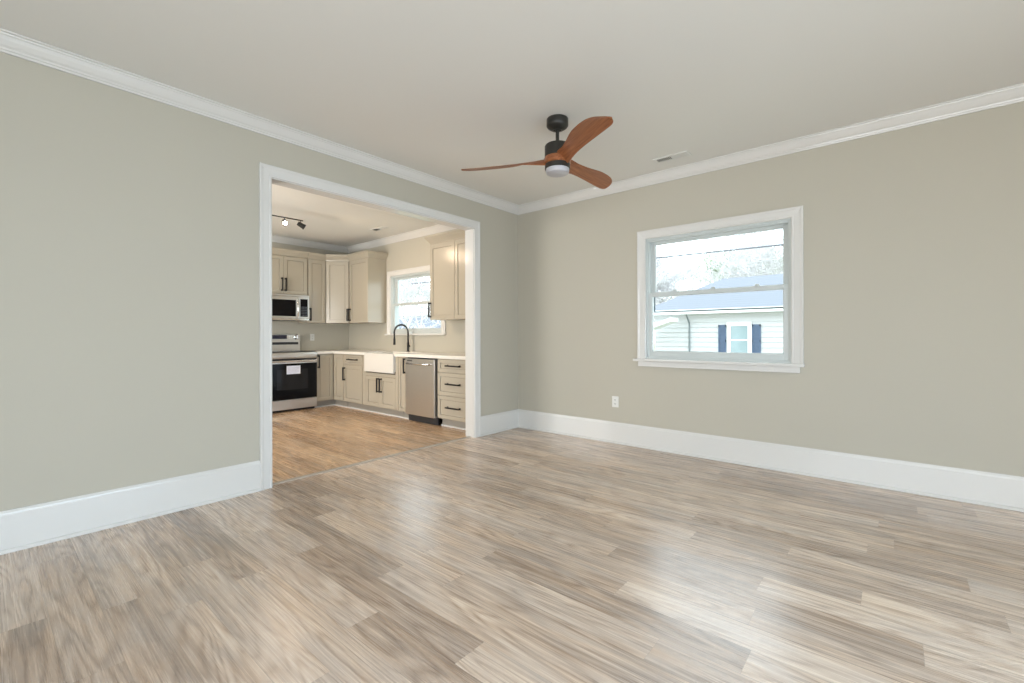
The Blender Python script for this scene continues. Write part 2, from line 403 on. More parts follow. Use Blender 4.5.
# crown and baseboards
CROWN = [(0.0,H-0.0935),(0.014,H-0.0935),(0.016,H-0.083),(0.022,H-0.080),(0.024,H-0.071),(0.034,H-0.062),(0.050,H-0.040),(0.060,H-0.022),(0.066,H-0.018),(0.068,H-0.011),(0.080,H-0.009),(0.080,H-0.001),(0.0,H-0.001)]
loop = [(0.0,0.0),(0.0,RY),(RX,RY),(RX,0.0)]
bm = bmesh.new(); sweep(bm, loop, CROWN, closed=True)
tag(link('trim_2', bm, M['trim']), 'white crown moulding around the empty room', kind='structure')
bm = bmesh.new(); sweep(bm, [(KX,0.0),(KX,KY),(-T,KY),(-T,0.0)], CROWN, closed=True)
tag(link('trim_3', bm, M['trim']), 'crown moulding around the kitchen', kind='structure')
BASE = [(0.0,0.001),(0.030,0.001),(0.030,0.012),(0.024,0.020),(0.018,0.022),(0.018,0.198),(0.015,0.204),(0.014,0.210),(0.009,0.216),(0.007,0.2228),(0.0,0.2228)]
bm = bmesh.new(); sweep(bm, [(0.0,-3.019),(0.0,RY),(RX,RY),(RX,0.0),(0.0,0.0),(0.0,-0.694)], BASE)
tag(link('baseboard_living', bm, M['trim']), 'tall white baseboard with shoe moulding', kind='structure')

# cased opening: jamb lining plus casings on both faces
bm = bmesh.new()
box(bm, -T-0.001, 0.001, OY0-0.001, OY0+0.006, 0.0, OZ); box(bm, -T-0.001, 0.001, OY1-0.006, OY1+0.001, 0.0, OZ)
box(bm, -T-0.001, 0.001, OY0, OY1, OZ-0.006, OZ+0.001)
jo = link('trim_4', bm, M['trim']); tag(jo, 'white painted jamb lining of the wide kitchen opening', kind='structure')
CAS = [(0.0,0.0),(0.0,0.013),(0.004,0.016),(0.012,0.016),(0.016,0.012),(0.060,0.017),(0.070,0.022),(0.082,0.023),(0.086,0.019),(0.086,0.0)]
def side_casing(name, x, sgn, label):
    bm = bmesh.new(); vframe(bm, OY0, OY1, 0.0, OZ, [(o_, y_) for o_, y_ in CAS], 'LTR')
    for v in bm.verts: v.co = Vector((x + sgn*v.co.y, v.co.x, v.co.z))
    tag(link(name, bm, M['trim']), label, kind='structure')
side_casing('trim_5', 0.0005, 1, 'white moulded casing around the kitchen opening')
side_casing('trim_6', -T-0.0005, -1, 'white casing on the kitchen side of the opening')

# ------------------------------------------------------------------ double-hung windows
def window(name, x0, x1, z0, z1, label, stool_z, full):
    w = thing(name, label, None, (0,0,0), kind='structure')
    bm = bmesh.new()
    vframe(bm, x0, x1, z0, z1, [(o_, -y_) for o_, y_ in CAS], 'LTR')
    for v in bm.verts: v.co.y -= 0.0005
    link('casing', bm, M['trim'], w)
    bm = bmesh.new()
    box(bm, x0-0.122, x1+0.092, -0.052, 0.02, stool_z-0.026, stool_z)
    link('stool', bm, M['trim'], w, bevel=0.006)
    if full:
        bm = bmesh.new(); box(bm, x0-0.078, x1+0.060, -0.018, -0.0005, stool_z-0.078, stool_z-0.026); box(bm, x0-0.078, x1+0.060, -0.022, -0.0005, stool_z-0.078, stool_z-0.066)
        link('apron', bm, M['trim'], w, bevel=0.003)
    # jamb lining and stops
    bm = bmesh.new()
    fr = [(0.0,-0.0005),(0.0,WT),(-0.012,WT),(-0.012,0.105),(-0.036,0.105),(-0.036,0.096),(-0.028,0.060),(-0.024,0.055),(-0.024,0.052),(-0.028,0.018),(-0.012,0.014),(-0.012,-0.0005)]
    vframe(bm, x0, x1, z0, z1, [(o_, y_) for o_, y_ in fr], 'LTRB')
    link('frame', bm, M['vinyl'], w)
    zm = (z0+z1)/2 + (0.035 if full else 0.0)
    def sash(nm, a0, a1, c0, c1, y, st, tr, br):
        bm = bmesh.new()
        P = 0.026
        for d in ((a0,a0+st,y,y+P,c0,c1),(a1-st,a1,y,y+P,c0,c1),(a0+st,a1-st,y,y+P,c1-tr,c1),(a0+st,a1-st,y,y+P,c0,c0+br)): box(bm, *d)
        s = link(nm, bm, M['vinyl'], w, bevel=0.003)
        bm = bmesh.new(); q = 0.006
        for d in ((a0+st-q*0,a0+st+q,y+0.007,y+0.019,c0+br,c1-tr),(a1-st-q,a1-st,y+0.007,y+0.019,c0+br,c1-tr),(a0+st,a1-st,y+0.007,y+0.019,c1-tr-q,c1-tr),(a0+st,a1-st,y+0.007,y+0.019,c0+br,c0+br+q)): box(bm, *d)
        link('glazing_bead', bm, M['vinyl'], s)
        bm = bmesh.new(); box(bm, a0+st, a1-st, y+0.011, y+0.015, c0+br, c1-tr)
        link('pane', bm, M['glass'], s)
        return s
    lo = sash('sash', x0+0.016, x1-0.024, z0+0.012, zm+0.024, 0.022, 0.036, 0.036, 0.062)
    sash('sash', x0+0.028, x1-0.026, zm-0.010, z1-0.014, 0.068, 0.040, 0.040, 0.036)
    if full:
        for lx in (1.954, 2.308, 2.676):
            bm = bmesh.new(); box(bm, lx-0.030, lx+0.030, 0.026, 0.046, zm+0.024, zm+0.031); box(bm, lx-0.012, lx+0.020, 0.030, 0.044, zm+0.031, zm+0.046)
            link('latch', bm, M['vinyl'], lo, bevel=0.003)
        bm = bmesh.new(); yy = 0.118
        box(bm, x0+0.012, x0+0.050, yy, yy+0.012, z0+0.01, z0+0.02)
        for d in ((x0+0.034,x0+0.046,yy,yy+0.012,1.372,z1-0.012),(x1-0.030,x1-0.018,yy,yy+0.012,1.372,z1-0.012),(x0+0.046,x1-0.030,yy,yy+0.012,1.372,1.386)): box(bm, *d)
        link('storm_frame', bm, M['storm'], w)
    return w
window('window_1', *WINS[0], 'white double-hung window with a sill in the empty room', 0.905, True)
window('window_2', *WINS[1], 'white double-hung window above the kitchen sink', 1.175, False)

# ------------------------------------------------------------------ cabinets
G = 0.0025
def shaker(name, x0, x1, z0, z1, parent, y=-0.02, rail=0.057, th=0.019, material=None):
    bm = bmesh.new()
    box(bm, x0+rail+0.006, x1-rail-0.006, y+0.008, y+th-0.002, z0+rail+0.006, z1-rail-0.006); box(bm, x0+rail-0.004, x1-rail+0.004, y+th-0.002, y+th-0.0005, z0+rail-0.004, z1-rail+0.004)
    prof = [(0.0, y+th), (0.0, y+0.002), (0.002, y), (rail-0.002, y), (rail, y+0.002), (rail, y+th)]
    rings = [[bm.verts.new((x+sx*o_, yy, z+sz*o_)) for o_, yy in prof] for x, z, sx, sz in ((x0,z0,1,1),(x0,z1,1,-1),(x1,z1,-1,-1),(x1,z0,-1,1))]
    for i in range(4):
        a, b = rings[i], rings[(i+1) % 4]
        for j in range(6): bm.faces.new((a[j], b[j], b[(j+1) % 6], a[(j+1) % 6]))
    return link(name, bm, material or M['cab'], parent)

def handle(parent, x, z, length, vertical, y=-0.02):
    bm = bmesh.new(); s = 0.0085; o_ = y-0.034
    h = length/2
    if vertical:
        box(bm, x-s, x+s, o_-s, o_+s, z-h, z+h)
        for e in (-h+0.012, h-0.012): box(bm, x-s*0.9, x+s*0.9, o_+s, y, z+e-s, z+e+s); box(bm, x-s*1.5, x+s*1.5, y-0.003, y, z+e-s*1.6, z+e+s*1.6)
    else:
        box(bm, x-h, x+h, o_-s, o_+s, z-s, z+s)
        for e in (-h+0.012, h-0.012): box(bm, x+e-s, x+e+s, o_+s, y, z-s*0.9, z+s*0.9); box(bm, x+e-s*1.6, x+e+s*1.6, y-0.003, y, z-s*1.5, z+s*1.5)
    hd = link('handle', bm, M['black'], parent, bevel=0.0012); hd['label'] = 'black bar pull'; return hd

BZ0, BZ1 = 0.105, 0.853
WALLG = 'greige shaker wall cabinets'; BASEG = 'greige shaker base cabinets'
def base_cab(label, loc, rz, w, depth=0.608, toe=True, low=None):
    c = thing('base_cabinet', label, 'cabinet', loc, rz, BASEG)
    top = low or BZ1
    bxo('body', (G, w-G, 0.0, depth, BZ0, top), M['cab'], c)
    if toe: bxo('toe_kick', (G, w-G, 0.062, 0.078, 0.0, BZ0), M['toe'], c); bxo('shoe_moulding', (0, w, 0.048, 0.0615, 0.0, 0.019), M['trim'], c)
    return c

# corner base cabinet (L shaped, two door leaves)
c = thing('corner_base_cabinet', 'L-shaped greige base cabinet in the kitchen corner beside the range', 'cabinet', (KX+0.002, -0.002, 0), 0, BASEG)
bm = bmesh.new()
prism(bm, [(0,0),(0,-0.913),(0.600,-0.913),(0.600,-0.613),(0.930,-0.613),(0.930,0)], BZ0, BZ1); link('body', bm, M['cab'], c)
bm = bmesh.new(); prism(bm, [(0.02,-0.02),(0.02,-0.911),(0.545,-0.911),(0.545,-0.558),(0.928,-0.558),(0.928,-0.02)], 0.0, BZ0-0.001)
link('toe_kick', bm, M['toe'], c)
bm = bmesh.new(); sweep(bm, [(0.545,-0.911),(0.545,-0.558),(0.930,-0.558)], [(-0.001,0),(-0.014,0),(-0.014,0.017),(-0.001,0.019)]); link('shoe_moulding', bm, M['trim'], c)
d1 = shaker('door', 0.0, 0.276, 0.112, 0.846, c, y=0.0); d1.location = (0.602+0.019, -0.911, 0); d1.rotation_euler = (0,0,R(90))
handle(d1, 0.028, 0.735, 0.205, True, y=0.0)
d2 = shaker('door', 0.0, 0.288, 0.112, 0.846, c, y=0.0); d2.location = (0.6425, -0.6335, 0)

W0 = -3.066
c = base_cab('greige base cabinet with one drawer over one door, left of the white sink', (W0, -0.613, 0), 0, 0.545)
f = shaker('drawer', 0.010, 0.536, 0.700, 0.846, c, rail=0.032); handle(f, 0.285, 0.775, 0.26, False)
d = shaker('door', 0.010, 0.536, 0.112, 0.686, c); handle(d, 0.045, 0.545, 0.205, True)
c = base_cab('greige sink base cabinet with two doors under the white sink', (-2.520, -0.613, 0), 0, 0.900, low=0.600)
bxo('side_panel', (G, 0.088, 0.0, 0.608, 0.601, BZ1), M['cab'], c); bxo('side_panel', (0.845, 0.900-G, 0.0, 0.608, 0.601, BZ1), M['cab'], c)
bxo('face_frame', [(0.004, 0.092, -0.019, -0.001, 0.112, 0.846), (0.836, 0.896, -0.019, -0.001, 0.112, 0.846), (0.092, 0.836, -0.019, -0.001, 0.555, 0.598)], M['cab'], c)
d = shaker('door', 0.095, 0.4635, 0.112, 0.551, c); handle(d, 0.430, 0.430, 0.205, True)
d = shaker('door', 0.4665, 0.833, 0.112, 0.551, c); handle(d, 0.500, 0.430, 0.205, True)
c = base_cab('narrow greige pull-out base cabinet between the sink cabinet and dishwasher', (-1.619, -0.613, 0), 0, 0.188)
d = shaker('door', 0.004, 0.184, 0.112, 0.846, c, rail=0.045); handle(d, 0.165, 0.735, 0.205, True)
c = base_cab('greige base cabinet with three stacked drawers, right of the dishwasher', (-0.800, -0.613, 0), 0, 0.672)
for a, b in ((0.690, 0.846), (0.403, 0.680), (0.112, 0.393)):
    f = shaker('drawer', 0.006, 0.600, a, b, c, rail=0.045); handle(f, 0.305, a+(b-a)*0.52, 0.24, False)
bxo('filler', (0.603, 0.669, -0.019, -0.001, 0.112, 0.846), M['cab'], c)

# wall cabinets
UZ0, UZ1 = 1.358, 2.400
CR = [(0.0,0.0),(0.008,0.0),(0.010,0.012),(0.030,0.040),(0.052,0.066),(0.056,0.078),(0.064,0.080),(0.064,0.100),(0.0,0.100)]
def wall_cab(label, loc, rz, w, z0, depth=0.328, name='wall_cabinet'):
    c = thing(name, label, 'cabinet', loc, rz, WALLG)
    bxo('body', (G, w-G, 0.0, depth, z0, UZ1+0.01), M['cab'], c)
    return c
def crown_on(c, path, z=UZ1-0.004):
    bm = bmesh.new(); sweep(bm, path, [(a, z+b) for a, b in CR]); link('crown', bm, M['cab'], c)
uf = KX+0.330
c = wall_cab('short greige wall cabinet with two doors above the microwave', (uf, -1.680, 0), R(90), 0.760, 1.792)
d = shaker('door', 0.009, 0.3785, 1.800, 2.385, c); handle(d, 0.352, 1.945, 0.205, True)
d = shaker('door', 0.3815, 0.751, 1.800, 2.385, c); handle(d, 0.408, 1.945, 0.205, True)
crown_on(c, [(0.760-G, -0.001), (G, -0.001)])
c = wall_cab('narrow tall greige wall cabinet with one door right of the microwave', (uf, -0.918, 0), R(90), 0.306, UZ0)
d = shaker('door', 0.009, 0.297, UZ0, 2.385, c); handle(d, 0.032, UZ0+0.135, 0.205, True)
crown_on(c, [(0.306-0.001, -0.001), (G, -0.001)])
# diagonal corner cabinet
c = thing('corner_wall_cabinet', 'diagonal greige corner wall cabinet with a single angled door', 'cabinet', (KX+0.002, -0.002, 0), 0, WALLG)
bm = bmesh.new(); prism(bm, [(0,0),(0,-0.606),(0.328,-0.606),(0.606,-0.328),(0.606,0)], UZ0, UZ1+0.01); link('body', bm, M['cab'], c)
d = shaker('door', 0.014, 0.379, UZ0, 2.385, c, y=0.0); d.location = (0.328+0.0145, -0.606-0.0145, 0); d.rotation_euler = (0,0,R(45))
handle(d, 0.360, UZ0+0.135, 0.205, True, y=0.0)
crown_on(c, [(0.606,-0.330),(0.330,-0.606)])
c = wall_cab('tall greige wall cabinet with glossy end panel, left of the kitchen window', (-3.392, -0.330, 0), 0, 0.572, UZ0)
d = shaker('door', 0.030, 0.568, UZ0, 2.385, c); handle(d, 0.052, UZ0+0.135, 0.205, True)
crown_on(c, [(0.572-G, 0.325), (0.572-G, -0.001), (0.001, -0.001)])
c = wall_cab('tall greige two-door wall cabinet on the right of the kitchen window', (-1.283, -0.330, 0), 0, 1.155, UZ0)
d = shaker('door', 0.002, 0.4945, UZ0, 2.385, c); handle(d, 0.016, UZ0+0.135, 0.205, True)
d = shaker('door', 0.4995, 0.992, UZ0, 2.385, c); handle(d, 0.964, UZ0+0.135, 0.205, True)
bxo('filler', (0.995, 1.151, -0.019, -0.001, UZ0, 2.385), M['cab'], c)
crown_on(c, [(1.151, -0.001), (G, -0.001), (G, 0.325)])

# worktop with cut-out for the apron sink
bm = bmesh.new()
prism(bm, [(KX+0.002,-0.002),(KX+0.002,-0.914),(-3.352,-0.914),(-3.352,-0.655),(-2.428,-0.655),(-2.428,-0.150),(-1.684,-0.150),(-1.684,-0.655),(-T-0.024,-0.655),(-T-0.024,-0.002)], 0.856, 0.896)
tag(link('worktop', bm, M['quartz'], bevel=0.003), 'white quartz L-shaped worktop around the kitchen corner', 'worktop')
# apron sink
s = thing('apron_sink', 'white fireclay apron-front sink set into the kitchen worktop', 'sink', (-2.048, -0.42, 0))
bm = bmesh.new(); a0, a1, b0, b1 = -0.362, 0.362, -0.250, 0.262
box(bm, a0, a1, b0, b0+0.03, 0.618, 0.888); box(bm, a0, a1, b1-0.022, b1, 0.640, 0.888)
box(bm, a0, a0+0.024, b0+0.03, b1-0.022, 0.640, 0.888); box(bm, a1-0.024, a1, b0+0.03, b1-0.022, 0.640, 0.888)
box(bm, a0+0.024, a1-0.024, b0+0.03, b1-0.022, 0.640, 0.668)
link('basin', bm, M['sink'], s, bevel=0.005, bseg=3)
bm = bmesh.new(); lathe(bm, [(0.0,0.0),(0.045,0.0),(0.045,0.004),(0.03,0.006),(0.0,0.002)], 20, (0,0,0.6685)); link('drain', bm, M['steelh'], s, smooth=40)

# faucet: spring-neck pull-down
fx, fy = -2.110, -0.100
t = thing('faucet', 'black spring-neck pull-down faucet standing behind the white sink', 'faucet', (fx, fy, 0.896))
bm = bmesh.new(); lathe(bm, [(0,0),(0.028,0),(0.028,0.006),(0.020,0.012),(0.018,0.02),(0.018,0.135),(0.014,0.145),(0.0,0.145)], 20); link('body', bm, M['black'], t, smooth=40)
bm = bmesh.new(); tube(bm, [(0.018,0,0.075),(0.045,0,0.085),(0.05,-0.002,0.09)], 0.010, 10); tube(bm, [(0.05,0,0.09),(0.058,-0.045,0.125)], 0.005, 8); link('lever', bm, M['black'], t, smooth=40)
dx, dy = -0.225, -0.090
arc = [(0,0,0.14),(0,0,0.30)] + [(dx*(0.5-0.5*math.cos(a)), dy*(0.5-0.5*math.cos(a)), 0.30+0.115*math.sin(a)) for a in [math.pi*k/16 for k in range(1,17)]] + [(dx,dy,0.22)]
bm = bmesh.new(); tube(bm, arc, 0.010, 10); link('neck', bm, M['black'], t, smooth=60)
bm = bmesh.new()
L_ = []; acc = 0
for i in range(len(arc)-1):
    A, B = Vector(arc[i]), Vector(arc[i+1])
    d_ = (B-A).length; k = max(1, int(d_/0.008))
    for q in range(k): L_.append((A.lerp(B, q/k), (B-A).normalized()))
pts = []
for i, (p, dr) in enumerate(L_):
    e1 = dr.cross(Vector((0.2,1,0.1))).normalized(); e2 = dr.cross(e1)
    for q in range(6):
        a = 2*math.pi*q/6; p2 = p + dr*0.008*q/6
        pts.append(p2 + (e1*math.cos(a)+e2*math.sin(a))*0.0145)
tube(bm, pts, 0.0022, 5); link('spring', bm, M['black'], t, smooth=60)
bm = bmesh.new(); lathe(bm, [(0,0),(0.017,0),(0.019,0.01),(0.017,0.09),(0.012,0.12),(0.0,0.12)], 16, (dx,dy,0.105)); link('spray_head', bm, M['black'], t, smooth=40)

# ------------------------------------------------------------------ range
t = thing('electric_range', 'stainless steel electric range with black glass oven door', 'stove', (-3.380, -1.6785, 0), R(90))
W = 0.757
bxo('body', (0.0, W, 0.0, 0.600, 0.035, 0.900), M['steel'], t, bevel=0.003)
for fx_ in (0.04, W-0.04):
    for fy_ in (0.05, 0.55):
        bm = bmesh.new(); lathe(bm, [(0,0),(0.018,0),(0.018,0.036),(0,0.036)], 12, (fx_, fy_, 0)); link('leg', bm, M['dark'], t)
bxo('plinth', (0.01, W-0.01, 0.03, 0.05, 0.004, 0.035), M['dark'], t)
bxo('cooktop', (0.004, W-0.004, -0.010, 0.540, 0.9005, 0.908), M['bglass'], t, bevel=0.002)
ceramic = mat('grey_ceramic_print', (0.25,0.25,0.25), 0.3)
for cx_, cy_, r_ in ((0.19,0.13,0.10),(0.57,0.13,0.085),(0.19,0.40,0.075),(0.57,0.40,0.10)):
    bm = bmesh.new(); lathe(bm, [(r_-0.003,0.0),(r_,0.0),(r_,0.0006),(r_-0.003,0.0006),(r_-0.003,0.0)], 40, (cx_,cy_,0.908))
    link('burner_ring', bm, ceramic, t)
bm = bmesh.new()
pr = [(-0.034,0.800),(-0.040,0.815),(-0.040,0.868),(-0.030,0.890),(-0.012,0.899),(-0.001,0.899),(-0.001,0.800)]
a = [bm.verts.new((0.0,y,z)) for y,z in pr]; b = [bm.verts.new((W,y,z)) for y,z in pr]
bm.faces.new(a); bm.faces.new(b[::-1])
for i in range(len(pr)): bm.faces.new((a[i], a[(i+1)%len(pr)], b[(i+1)%len(pr)], b[i]))
link('front_rail', bm, M['steel'], t, smooth=30)
bxo('door_gap_shade', (0.004, W-0.004, -0.012, -0.001, 0.772, 0.800), M['dark'], t)  # dark strip stands for the shade between rail and door
d = bxo('door', [(0.003, W-0.003, -0.036, -0.002, 0.186, 0.772)], M['steel'], t, bevel=0.003)
g = bxo('glass_panel', (0.003, W-0.003, -0.040, -0.0362, 0.188, 0.728), M['bglass'], d, bevel=0.001)
g2 = bxo('oven_window', (0.150, W-0.150, -0.0412, -0.0402, 0.335, 0.640), mat('tinted_oven_glass', (0.014,0.014,0.015), 0.08, 0, 0.2, var=0.05), d)
bm = bmesh.new(); tube(bm, [(0.030,-0.088,0.763),(W-0.030,-0.088,0.763)], 0.0135, 14)
for hx in (0.060, W-0.060): tube(bm, [(hx,-0.088,0.763),(hx,-0.036,0.757)], 0.010, 10)
link('handle', bm, M['steelh'], d, smooth=40)
bxo('drawer', (0.003, W-0.003, -0.036, -0.002, 0.040, 0.180), M['steel'], t, bevel=0.004)
bg_ = bxo('backguard', [(0.0, W, 0.545, 0.600, 0.9005, 1.168)], M['steel'], t, bevel=0.006)
bxo('display', (0.215, 0.545, 0.541, 0.5448, 1.095, 1.158), mat('blue_black_display', (0.02,0.022,0.045), 0.12, var=0.1), bg_)
bxo('vent_slot', (0.02, W-0.03, 0.542, 0.5448, 1.003, 1.043), M['dark'], bg_)
for kx in (0.056, 0.150, 0.700):
    bm = bmesh.new(); lathe(bm, [(0,0.0),(0.042,0.0),(0.044,0.004),(0.033,0.008),(0.031,0.032),(0.026,0.036),(0,0.036)], 24)
    box(bm, -0.006, 0.006, -0.030, 0.030, 0.035, 0.043)
    for v in bm.verts: v.co = Vector((kx+v.co.x, 0.5448-v.co.z, 1.122+v.co.y))
    link('knob', bm, M['steelh'], bg_, smooth=35)
bm = bmesh.new()
for i in range(2):
    for j in range(2): box(bm, 0.575+0.034*i, 0.598+0.034*i, 0.540, 0.5448, 1.098+0.030*j, 1.118+0.030*j)
link('buttons', bm, M['plastic'], bg_, bevel=0.002)
s = thing('paper_label', 'white paper label stuck on the black oven door', 'label', (-3.340, -1.390, 0.568), R(90))
bxo('sheet', (0.0, 0.204, -0.0030, -0.0022, 0.0, 0.126), M['paper'], s)
bm = bmesh.new()
for z_ in (0.030, 0.050, 0.070, 0.090): box(bm, 0.015, 0.185, -0.0033, -0.0030, z_, z_+0.004)
link('print_lines', bm, M['ink'], s)

# ------------------------------------------------------------------ microwave
t = thing('microwave', 'stainless over-the-range microwave mounted above the stove', 'microwave', (-3.620, -1.6785, 1.388), R(90))
bxo('body', (0.0, W, 0.0, 0.376, 0.0, 0.402), M['steel'], t, bevel=0.003)
d = bxo('door', (0.003, 0.600, -0.030, -0.001, 0.032, 0.370), M['steel'], t, bevel=0.004)
bxo('window', (0.016, 0.540, -0.0325, -0.0302, 0.062, 0.318), M['bglass'], d)
bm = bmesh.new(); tube(bm, [(0.560,-0.045,0.050),(0.560,-0.066,0.075),(0.560,-0.070,0.200),(0.560,-0.066,0.325),(0.560,-0.045,0.350)], 0.010, 12)
tube(bm, [(0.560,-0.045,0.050),(0.560,-0.030,0.048)], 0.009, 10); tube(bm, [(0.560,-0.045,0.350),(0.560,-0.030,0.352)], 0.009, 10)
link('handle', bm, M['steelh'], d, smooth=50)
p = bxo('control_panel', (0.603, W-0.003, -0.030, -0.001, 0.032, 0.370), M['steel'], t, bevel=0.003)
bxo('keypad', (0.610, W-0.030, -0.0320, -0.0302, 0.060, 0.340), M['bglass'], p)
bm = bmesh.new()
for i in range(4):
    for j in range(6): box(bm, 0.628+0.024*i, 0.644+0.024*i, -0.0326, -0.0320, 0.075+0.026*j, 0.089+0.026*j)
link('keys', bm, mat('dim_key_print', (0.10,0.11,0.14), 0.4), p)
bxo('top_grille', [(0.003, W-0.003, -0.028, -0.001, 0.374, 0.400)], M['steel'], t, bevel=0.002)
bxo('bottom_rail', [(0.003, W-0.003, -0.028, -0.001, 0.002, 0.029)], M['steelh'], t, bevel=0.003)
bxo('underside_filter', [(0.10, 0.34, 0.06, 0.30, -0.004, -0.0005), (0.42, 0.66, 0.06, 0.30, -0.004, -0.0005)], M['dark'], t)

# ------------------------------------------------------------------ dishwasher
t = thing('dishwasher', 'stainless steel dishwasher under the worktop between greige cabinets', 'dishwasher', (-1.4285, -0.613, 0), 0)
W = 0.606
bxo('body', (0.0, W+0.016, 0.0, 0.58, 0.105, 0.850), M['dark'], t)
d = bxo('door', (0.003, W-0.004, -0.045, -0.002, 0.098, 0.838), M['steel'], t, bevel=0.004)
bm = bmesh.new(); tube(bm, [(0.045,-0.048,0.782),(0.070,-0.078,0.776),(0.30,-0.088,0.770),(0.530,-0.078,0.776),(0.555,-0.048,0.782)], 0.011, 12)
link('handle', bm, M['steelh'], d, smooth=50)
bxo('nameplate', (0.045, 0.150, -0.0462, -0.0452, 0.805, 0.818), M['dark'], d)
bxo('kickplate', (0.003, W, 0.010, 0.030, 0.004, 0.095), M['dark'], t)

# ------------------------------------------------------------------ outlets
def outlet(label, loc, rz):
    t = thing('outlet', label, 'outlet', loc, rz)
    bxo('cover_plate', (-0.037, 0.037, -0.007, 0.0, -0.058, 0.058), M['plastic'], t, bevel=0.003)
    for z in (-0.021, 0.021):
        bm = bmesh.new(); box(bm, -0.016, 0.016, -0.0085, -0.0070, z-0.014, z+0.014); r_ = link('receptacle', bm, M['plastic'], t, bevel=0.001)
        bxo('slots', [(-0.008,-0.005,-0.0092,-0.0086,z-0.003,z+0.007), (0.005,0.008,-0.0092,-0.0086,z-0.003,z+0.007), (-0.0025,0.0025,-0.0092,-0.0086,z-0.010,z-0.006)], M['slot'], r_)
outlet('white double outlet low on the wall left of the big window', (1.336, -0.0005, 0.438), 0)
outlet('white outlet on the kitchen wall between the range and the corner', (KX+0.0005, -0.680, 1.120), R(90))

# ------------------------------------------------------------------ ceiling vents
def vent(label, loc, L, Wd):
    t = thing('ceiling_vent', label, 'vent', loc, 0)
    bm = bmesh.new(); fr = 0.020
    for d in ((-L/2,L/2,-Wd/2,-Wd/2+fr,-0.008,0),(-L/2,L/2,Wd/2-fr,Wd/2,-0.008,0),(-L/2,-L/2+fr,-Wd/2+fr,Wd/2-fr,-0.008,0),(L/2-fr,L/2,-Wd/2+fr,Wd/2-fr,-0.008,0),(-0.004,0.004,-Wd/2+fr,Wd/2-fr,-0.008,0)): box(bm, *d)
    link('frame', bm, M['vent'], t, bevel=0.001)
    bxo('duct', (-L/2+fr, L/2-fr, -Wd/2+fr, Wd/2-fr, -0.0015, -0.0005), M['slot'], t)
    for sgn in (-1, 1):
        n = 9; x0 = 0.008 if sgn > 0 else -L/2+fr
        for i in range(n):
            cx_ = x0 + (L/2-fr-0.008)*(i+0.5)/n
            bm = bmesh.new(); tl = 0.62*sgn
            vv = []
            for (dx_, dz_) in ((-0.0075,0.0004),(0.0075,0.0004),(0.0075,-0.0004),(-0.0075,-0.0004)):
                vv.append((cx_+dx_*math.cos(tl)+dz_*math.sin(tl), -0.0062+dx_*math.sin(tl)*0.55+dz_))
            a = [bm.verts.new((x,-Wd/2+fr,z)) for x,z in vv]; b = [bm.verts.new((x,Wd/2-fr,z)) for x,z in vv]
            bm.faces.new(a); bm.faces.new(b[::-1])
            for k in range(4): bm.faces.new((a[k],a[(k+1)%4],b[(k+1)%4],b[k]))
            link('louvre', bm, M['vent'], t)
vent('white louvred ceiling vent near the crown above the big window', (2.075, -0.345, H), 0.31, 0.115)
vent('white ceiling vent in the kitchen seen through the opening', (-2.27, -0.50, H), 0.31, 0.115)

# ------------------------------------------------------------------ ceiling fan
t = thing('ceiling_fan', 'three-blade wooden ceiling fan with dark bronze motor and round light', 'ceiling fan', (1.700, -1.600, H), 0)
bm = bmesh.new(); lathe(bm, [(0,0),(0.078,0),(0.080,-0.004),(0.080,-0.050),(0.074,-0.060),(0.050,-0.076),(0.030,-0.080),(0.026,-0.074),(0,-0.074)], 40); link('canopy', bm, M['bronze'], t, smooth=35)
bm = bmesh.new(); lathe(bm, [(0,-0.08),(0.013,-0.08),(0.013,-0.165),(0.022,-0.170),(0.024,-0.188),(0,-0.188)], 20); link('downrod', bm, M['bronze'], t, smooth=35)
bm = bmesh.new(); lathe(bm, [(0,-0.186),(0.060,-0.186),(0.088,-0.193),(0.094,-0.203),(0.094,-0.300),(0,-0.300)], 48); link('motor_housing', bm, M['bronze'], t, smooth=35)
bm = bmesh.new(); lathe(bm, [(0,-0.335),(0.090,-0.335),(0.093,-0.338),(0.093,-0.368),(0.088,-0.370),(0,-0.370)], 48); lk = link('light_ring', bm, M['bronze'], t, smooth=35)
bm = bmesh.new(); lathe(bm, [(0.086,-0.3705),(0.086,-0.392),(0.080,-0.402),(0.060,-0.409),(0.030,-0.412),(0,-0.413)], 48); ln = link('light_lens', bm, M['lens'], t, smooth=35); ln['label'] = 'frosted white round lens'
bm = bmesh.new(); lathe(bm, [(0,-0.284),(0.094,-0.284),(0.099,-0.292),(0.098,-0.325),(0.088,-0.337),(0,-0.337)], 40); link('blade_hub', bm, M['blade'], t, smooth=35)
